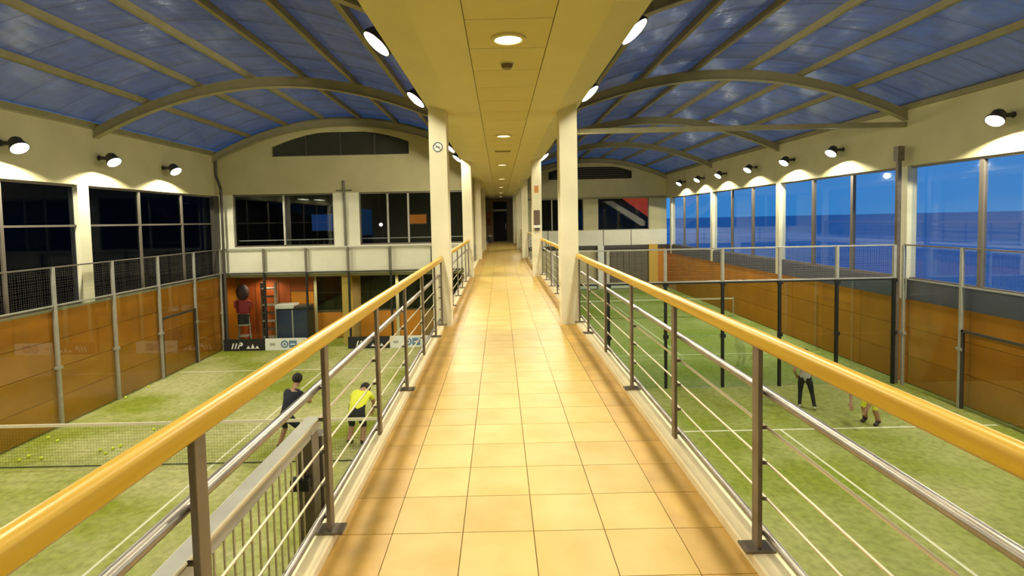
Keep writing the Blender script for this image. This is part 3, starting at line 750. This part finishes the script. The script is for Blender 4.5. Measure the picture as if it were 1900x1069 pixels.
for x in (3.3, 5.2, 7.1, 9.0): MB().box(x-.03, x+.03, YF-.055, YF-.03, -.3, .75).build('parapet_joint', M['frame'], wf)
MB().box(xa2, xb2, YF-.1, YF+.2, -.55, -.30).build('dark_beam', M['framed'], wf)
end_window(14, FW[0][0], FW[0][1], .75, 2.95, YF+.06, (3.6, 4.7), M['panedark'])
end_window(15, FW[1][0], FW[1][1], .75, 2.95, YF+.06, (), M['pane_far'])
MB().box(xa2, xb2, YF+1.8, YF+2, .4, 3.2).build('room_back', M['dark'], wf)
t = thing('stair_flight', (8.6, YF+.9, .8), 'pale sloping stair flight seen through the far window of the right hall', 'stairs')
MB().extr([(7.3,2.75),(7.9,2.75),(10.2,1.30),(10.2,.98),(9.9,.98)], YF+.7, YF+1.2).build('stringer', M['wallw'], t)
t = thing('red_sign', (9.6, YF+1.6, 1.8), 'red panel glowing behind the far window of the right hall beside the stair', 'sign')
MB().extr([(8.7,2.95),(10.6,2.95),(10.6,1.55)], YF+1.3, YF+1.35).build('panel', emit('red_glow', (.35,.04,.02), 1.2), t)
# lower part of the far wall
MB().box(xa2, xb2, YF, YF+.2, G, -.5).build('lower_wall', M['shutter'], wf)
for x in [7.2+.42*k for k in range(7)]: MB().box(x, x+.39, YF-.04, YF, G+.3, -.62).build('shutter_slat', M['shutter'], wf)
MB().box(xa2, 6.6, YF-.03, YF, G, -.6).build('pale_panel', M['wall'], wf)
MB().box(10.15, 10.75, YF-.3, YF, G, -.28).build('ochre_pillar', mat('ochre_paint2', (.60,.38,.06), .6), wf)
MB().box(10.75, xb2, YF-.05, YF, G, -.5).build('wall_panel', M['orange'], wf)
MB().box(6.65, 7.05, YF-.45, YF-.1, G, -.3).build('white_pillar', M['white'], wf)
for a, b, l in ((2.2, 6.5, 'pale low board along the far end of the far right court, walkway side'), (7.1, 10.1, 'pale low board along the far end of the far right court, sea side')):
    tt = thing('advertising_board', ((a+b)/2, YF-.6, G), l, 'board', 'far right court boards'); MB().box(a, b, YF-.61, YF-.58, G+.05, G+.32).build('panel', M['white'], tt); MB().box(a, b, YF-.615, YF-.575, G, G+.05).build('base', M['framed'], tt)

# ------------------------------------------------------------------ court enclosures
ZG, ZTOP, ZMID = -.25, .68, -1.78
def wire_mesh(horizontal_axis, fixed, a, b, z0, z1, step=.06):
    m = MB(); k = a
    while k < b:
        p0, p1 = ((k, fixed, z0), (k, fixed, z1)) if horizontal_axis == 'x' else ((fixed, k, z0), (fixed, k, z1))
        m.tube(p0, p1, .0012, 3, cap=False); k += step*random.uniform(.7, 1.3)
    z = z0
    while z < z1:
        p0, p1 = ((a, fixed, z), (b, fixed, z)) if horizontal_axis == 'x' else ((fixed, a, z), (fixed, b, z))
        m.tube(p0, p1, .0012, 3, cap=False); z += step*random.uniform(.7, 1.3)
    return m
def glass_wall_x(y, xs, label, pcol, upcol, grp, clamps=True, gm='court_glass'):
    t = thing('glass_court_wall', ((xs[0]+xs[-1])/2, y, G), label, 'glass wall', grp)
    for x in xs:
        MB().box(x-.035, x+.035, y-.04, y+.04, G, ZG).build('post', pcol, t)
        MB().box(x-.035, x+.035, y-.04, y+.04, ZG, ZTOP).build('upper_post', upcol, t)
        if clamps:
            for z in (ZMID, ZG-.06): MB().cbox((x, y-.03, z), .14, .05, .10).build('clamp', M['black'], t)
    for a, b in zip(xs[:-1], xs[1:]):
        for z0, z1 in ((G+.02, ZMID-.006), (ZMID+.006, ZG-.02)): MB().box(a+.01, b-.01, y-.006, y+.006, z0, z1).build('glass_panel', M[gm], t)
    MB().box(xs[0], xs[-1], y-.03, y+.03, ZG-.005, ZG+.025).build('middle_rail', M['galv'], t); MB().box(xs[0], xs[-1], y-.028, y+.028, ZG-.05, ZG-.005).build('lower_rail', M['black'], t)
    MB().box(xs[0], xs[-1], y-.02, y+.02, ZTOP-.025, ZTOP+.015).build('top_rail', M['galv'], t)
    wire_mesh('x', y, xs[0], xs[-1], ZG, ZTOP).build('wire_mesh', M['galv'], t, stuff=True)
    return t
glass_wall_x(20.85, [-10.82+1.64*k for k in range(7)], 'glass end wall with dark slim posts closing the left court', M['black'], M['frame'], 'glass end walls', False, 'side_glass')
gw_right = glass_wall_x(15.0, [1.45, 3.0, 4.6, 6.2, 7.8, 9.4, 11.0], 'glass end wall with black clamped posts crossing the right hall', M['black'], M['galv'], 'glass end walls')
def glass_wall_y(x, ys, gate, label, side, grp, glass=True):
    t = thing('side_court_wall', (x, (ys[0]+ys[-1])/2, G), label, 'fence', grp)
    for y in ys:
        MB().box(x-.035, x+.035, y-.035, y+.035, G, ZTOP).build('post', M['galv'], t)
    for i, (a, b) in enumerate(zip(ys[:-1], ys[1:])):
        if i == gate:
            f = MB().box(x-.03, x+.03, a+.04, a+.09, G+.02, -1.30).box(x-.03, x+.03, b-.09, b-.04, G+.02, -1.30).box(x-.03, x+.03, a+.04, b-.04, -1.36, -1.30).build('gate_frame', M['framed'], t)
        if glass:
            for z0, z1 in ((G+.02, ZMID-.006), (ZMID+.006, ZG-.02)): MB().box(x-.006, x+.006, a+.04, b-.04, z0, z1).build('glass_panel', M['side_glass'], t)
            MB().cbox((x, b, ZMID), .1, .16, .07).build('clamp', M['galv'], t)
    MB().box(x-.02, x+.02, ys[0], ys[-1], ZTOP-.02, ZTOP+.015).build('top_rail', M['frame'], t)
    MB().box(x-.02, x+.02, ys[0], ys[-1], ZG-.02, ZG+.015).build('middle_rail', M['galv'], t)
    wire_mesh('y', x, ys[0], ys[-1], ZG, ZTOP).build('wire_mesh', M['frame'], t, stuff=True)
    return t
glass_wall_y(XL+.06, [9.0, 11.0, 13.0, 15.0, 17.0, 19.0, 20.8], 4, 'long glass and mesh side fence in front of the orange left wall', 1, 'court side fences')
glass_wall_y(XR-.22, [9.0, 11.0, 13.0, 14.88], 1, 'glass and mesh side fence in front of the right sea windows', -1, 'court side fences')
# tall steel corner post of the right hall glass wall
MB().box(11.04, 11.14, 14.97, 15.07, G, 3.0).box(11.0, 11.18, 14.93, 15.11, 3.0, 3.4).build('corner_post', M['post'], gw_right)

# court lines
def line(x0, x1, y0, y1, n): return struct(MB().box(x0, x1, y0, y1, G, G+.004).build(n, M['line']))
line(-10.8, -.95, 17.72, 17.78, 'floor_line_1'); line(-5.95, -5.90, 3.9, 17.72, 'floor_line_2'); line(-10.8, -.95, 3.84, 3.90, 'floor_line_3')
line(1.3, 11.1, 11.87, 11.93, 'floor_line_4'); line(6.2, 6.25, 1, 11.87, 'floor_line_5')
line(1.3, 11.1, 32.4, 32.46, 'floor_line_6'); line(1.3, 11.1, 18.6, 18.66, 'floor_line_7'); line(6.2, 6.25, 18.66, 32.4, 'floor_line_8')

# nets
def net(y, x0, x1, label):
    t = thing('court_net', ((x0+x1)/2, y, G), label, 'net', 'court nets')
    for x in (x0, x1): MB().tube((x, y, G), (x, y, G+.95), .04, 10).build('net_post', M['galv'], t, smooth=True)
    m = MB(); x = x0
    while x < x1: m.tube((x, y, G+.01), (x, y, G+.85), .0015, 3, cap=False); x += .06
    for k in range(15): m.tube((x0, y, G+.01+k*.06), (x1, y, G+.01+k*.06), .0015, 3, cap=False)
    m.build('netting', M['net'], t, stuff=True)
    MB().box(x0, x1, y-.012, y+.012, G+.84, G+.90).build('top_tape', M['tape'], t)
    MB().tube((x0, y, G+.02), (x1, y, G+.02), .012, 5).build('bottom_cord', M['net'], t)
net(10.75, -10.82, -1.2, 'dark net with a white tape across the left court')
net(25.6, 1.4, 11.1, 'net across the far right court behind the glass')

# bar fence along the walkway edge of the left court
t = thing('bar_fence', (-1.2, 1.8, G), 'grey metal bar fence beside the walkway at the near end of the left court', 'fence')
MB().box(-1.245, -1.155, -.5, 3.35, .31, .385).build('top_rail', M['galv'], t, bevel=.006)
for y in (3.22, 3.40): MB().box(-1.25, -1.15, y-.06, y+.06, G, .34 if y < 3.3 else .26).build('fence_post', M['post'], t, bevel=.005)
MB().box(-1.27, -1.16, 3.10, 3.16, .02, .09).build('latch', M['black'], t, bevel=.005)
bar = MB().tube((0,0,0), (0,0,.36-G-.02), .006, 6, cap=False).mesh('bar'); bar.materials.append(M['wire'])
y = -.4
while y < 3.15: piece(bar, 'bar', (-1.2, y, G+.02), t); y += .082
MB().box(-1.215, -1.185, -.5, 3.2, G+.05, G+.09).build('bottom_rail', M['steel'], t)

# balls scattered along the left wall
bm_ = MB().ball((0,0,0), .034, .034, .034, 10, 6).mesh('tennis_ball'); bm_.materials.append(M['ball'])
for p in bm_.polygons: p.use_smooth = True
spots = [(75,822),(92,828),(36,858),(18,866),(172,846),(196,843),(182,852),(224,744),(262,723),(60,862),(210,838),(275,806),(338,832)]
for (px_, py_) in spots:
    v = (py_-408+.021*(px_-928))/1000; u = (px_-928-.021*(py_-408))/1000
    Y = -(G-1.6)/v; o = bpy.data.objects.new('tennis_ball', bm_); COL.objects.link(o)
    o.location = (max(u*Y, XL+.15), Y, G+.034)
    tag(o, 'yellow ball lying on the left court turf near the orange wall', 'ball', 'balls scattered on the left court')

# ------------------------------------------------------------------ people
def person(base, rot, pose, colors, label, hair_col, scale=1.0):
    """pose: dict of joints in local coords (facing -Y, feet at z=0)."""
    t = thing('person', base, label, 'person')
    J = {k: Vector(v) for k, v in pose.items()}
    pts, rad, reg, edges = [], [], [], []; kneeids = []
    def add(p, r, g): pts.append(Vector(p)); rad.append(r); reg.append(g); return len(pts)-1
    pel = add(J['pelvis'], (.155, .115), 'leg')
    bel = add(J['pelvis'].lerp(J['chest'], .45), (.135, .10), 'top')
    ch = add(J['chest'], (.165, .115), 'top')
    nk = add(J['neck'], .055, 'skin'); 
    hd1 = add(J['neck'].lerp(J['head'], .45), .075, 'skin'); hd2 = add(J['head'], .098, 'skin'); hd3 = add(J['head'] + (J['head']-J['neck'])*.42, .07, 'skin')
    fwd = J.get('face', Vector((0,-1,0))); nose = add(J['head'] + fwd*.105 - Vector((0,0,.015)), .014, 'skin')
    edges += [(pel,bel),(bel,ch),(ch,nk),(nk,hd1),(hd1,hd2),(hd2,hd3),(hd2,nose)]
    for s in 'LR':
        sh = add(J['sh'+s], .062, 'top'); el = add(J['el'+s], .042, 'skin'); wr_ = add(J['wr'+s], .029, 'skin'); mid = add(J['sh'+s].lerp(J['el'+s], .55), .052, 'top')
        edges += [(ch,sh),(sh,mid),(mid,el),(el,wr_)]
        d = (J['wr'+s]-J['el'+s]).normalized(); side = d.cross(Vector((0,0,1)) if abs(d.z) < .8 else Vector((0,1,0))).normalized(); nrm = d.cross(side)
        pm = add(J['wr'+s]+d*.07, (.040, .022), 'skin'); edges.append((wr_, pm))
        for q, ln in enumerate((.075,.085,.08,.062)):
            o = side*(.033-.022*q)
            f1 = add(J['wr'+s]+d*.10+o, .010, 'skin'); f2 = add(J['wr'+s]+d*(.10+ln*.6)+o+nrm*.018, .009, 'skin'); f3 = add(J['wr'+s]+d*(.10+ln*.85)+o+nrm*.045, .008, 'skin')
            edges += [(pm,f1),(f1,f2),(f2,f3)]
        t1 = add(J['wr'+s]+d*.05+side*.05, .012, 'skin'); t2 = add(J['wr'+s]+d*.09+side*.065+nrm*.02, .010, 'skin'); edges += [(wr_,t1),(t1,t2)]
        hp = add(J['hip'+s], .095, 'leg'); kn = add(J['kn'+s], .062, 'leg' if colors.get('long') else 'shin'); an = add(J['an'+s], .043, 'leg' if colors.get('long') else 'shin')
        kneeids.append(kn)
        th = add(J['hip'+s].lerp(J['kn'+s], .5), .082, 'leg'); cf = add(J['kn'+s].lerp(J['an'+s], .35), .060, 'leg' if colors.get('long') else 'shin')
        fd = J.get('foot'+s, Vector((0,-1,0)))
        he = add(J['an'+s]+Vector((0,0,-.045))-fd*.05, .042, 'shoe'); ba = add(J['an'+s]+Vector((0,0,-.050))+fd*.11, (.050,.036), 'shoe'); to = add(J['an'+s]+Vector((0,0,-.055))+fd*.19, (.042,.028), 'shoe')
        edges += [(pel,hp),(hp,th),(th,kn),(kn,cf),(cf,an),(an,he),(an,ba),(ba,to)]
    me = bpy.data.meshes.new('body'); me.from_pydata([p*scale for p in pts], edges, []); me.update()
    o = bpy.data.objects.new('body', me); COL.objects.link(o)
    sm = o.modifiers.new('skin', 'SKIN'); sm.use_smooth_shade = True
    lay = me.skin_vertices[0].data if me.skin_vertices else None
    if lay is None:
        bmm = bmesh.new(); bmm.from_mesh(me); bmm.verts.layers.skin.verify(); bmm.to_mesh(me); bmm.free(); lay = me.skin_vertices[0].data
    for i, r in enumerate(rad):
        lay[i].radius = (r*scale, r*scale) if not isinstance(r, tuple) else (r[0]*scale, r[1]*scale); lay[i].use_root = (i == pel)
    ss = o.modifiers.new('sub', 'SUBSURF'); ss.levels = 1; ss.render_levels = 1
    dg = bpy.context.evaluated_depsgraph_get(); dg.update()
    ev = o.evaluated_get(dg); me2 = bpy.data.meshes.new_from_object(ev)
    bpy.data.objects.remove(o)
    names = ['top','leg','skin','shin','shoe']
    for n in names: me2.materials.append(colors[n])
    knees = {kn_ for kn_ in kneeids}
    segs = [(pts[a]*scale, pts[b]*scale, b) for a, b in edges]
    for p in me2.polygons:
        p.use_smooth = True; c = p.center; best = 9e9; g = 'top'
        for a, b, bi in segs:
            ab = b-a; tt = max(0, min(1, (c-a).dot(ab)/max(ab.length_squared, 1e-9))); d = (c-(a+ab*tt)).length
            if d < best: best = d; g = 'leg' if (bi in knees and tt < 1.01) else reg[bi]
        p.material_index = names.index(g)
    rz = Matrix.Rotation(rot, 4, 'Z')
    me2.transform(rz); me2.name = 'body'
    b = bpy.data.objects.new('body', me2); COL.objects.link(b); b.parent = t
    hc = J['head'] + (J['head']-J['neck']).normalized()*.03 - fwd*.02
    hair = MB().ball(hc*scale, .108*scale, .115*scale, .115*scale, 14, 9)
    hair.f = [f for f in hair.f if not ((sum((Vector(hair.v[i]) for i in f), Vector())/len(f) - hc*scale).normalized().dot((fwd*.85 - (J['head']-J['neck']).normalized()*.5).normalized()) > .45)]
    hm = hair.mesh('hair'); hm.transform(rz); hm.materials.append(hair_col)
    for p in hm.polygons: p.use_smooth = True
    h = bpy.data.objects.new('hair', hm); COL.objects.link(h); h.parent = t
    ey = MB(); sd = fwd.cross(Vector((0,0,1))).normalized()
    for s in (-1, 1): ey.ball((J['head'] + fwd*.088 + sd*s*.034 + Vector((0,0,.012)))*scale, .012*scale, .012*scale, .012*scale, 8, 5)
    em_ = ey.mesh('eyes'); em_.transform(rz); em_.materials.append(M['black']); e2 = bpy.data.objects.new('eyes', em_); COL.objects.link(e2); e2.parent = t
    return t

skin = mat('skin', (.42,.24,.14), .6); darkhair = mat('dark_hair', (.02,.014,.01), .8)
navy = mat('navy_cloth', (.012,.014,.03), .85); greycl = mat('grey_cloth', (.38,.38,.33), .85); yellow = mat('yellow_cloth', (.72,.75,.05), .8)
blackcl = mat('black_cloth', (.014,.014,.014), .85); shoe_d = mat('dark_shoes', (.03,.02,.018), .7); shoe_w = mat('pale_shoes', (.6,.6,.5), .7)
ready = dict(pelvis=(0,.18,.78), chest=(0,-.08,1.16), neck=(0,-.18,1.33), head=(0,-.24,1.46), face=Vector((0,-.95,-.3)).normalized(),
    shL=(.19,-.10,1.22), elL=(.30,-.22,.97), wrL=(.16,-.45,.93), shR=(-.19,-.10,1.22), elR=(-.31,-.24,.98), wrR=(-.12,-.48,.98),
    hipL=(.11,.17,.74), knL=(.22,-.06,.44), anL=(.27,.10,.09), hipR=(-.11,.17,.74), knR=(-.22,-.06,.44), anR=(-.27,.10,.09))
stand = dict(pelvis=(0,.03,.86), chest=(0,-.03,1.24), neck=(0,-.05,1.42), head=(0,-.08,1.55), face=Vector((0,-1,-.1)).normalized(),
    shL=(.19,-.02,1.31), elL=(.27,.03,1.04), wrL=(.22,-.18,.88), shR=(-.19,-.02,1.31), elR=(-.27,-.02,1.04), wrR=(-.20,-.24,.95),
    hipL=(.10,.02,.82), knL=(.12,-.06,.46), anL=(.13,.03,.09), hipR=(-.10,.02,.82), knR=(-.17,-.05,.46), anR=(-.24,.08,.09))
bend = dict(pelvis=(0,.12,.72), chest=(0,-.22,.92), neck=(0,-.38,.97), head=(0,-.50,.96), face=Vector((0,-.6,-.8)).normalized(),
    shL=(.18,-.26,.93), elL=(.24,-.36,.70), wrL=(.17,-.46,.50), shR=(-.18,-.26,.93), elR=(-.22,-.38,.72), wrR=(-.14,-.50,.53),
    hipL=(.10,.10,.64), knL=(.14,-.06,.37), anL=(.16,.08,.09), hipR=(-.10,.10,.64), knR=(-.12,-.02,.37), anR=(-.12,.10,.09))
def at(px_, Y): return ((px_-928-9)/1000*Y, Y, G)
person(at(536, 11.4), R(160), ready, dict(top=navy, leg=navy, skin=skin, shin=skin, shoe=shoe_d), 'person in dark navy sportswear crouching ready near the left court net', darkhair)
person(at(661, 11.6), R(175), bend, dict(top=yellow, leg=blackcl, skin=skin, shin=skin, shoe=shoe_d), 'person in a yellow shirt bending down near the left court net', darkhair, 1.1)
person(at(1506, 13.2), R(150), stand, dict(top=greycl, leg=blackcl, skin=skin, shin=skin, shoe=shoe_w, long=True), 'person in a grey top and black trousers standing in the right court', darkhair, .88)
person(at(1628, 12.15), R(-60), bend, dict(top=yellow, leg=yellow, skin=skin, shin=skin, shoe=shoe_d), 'person in yellow sportswear bending over in the right court', darkhair)
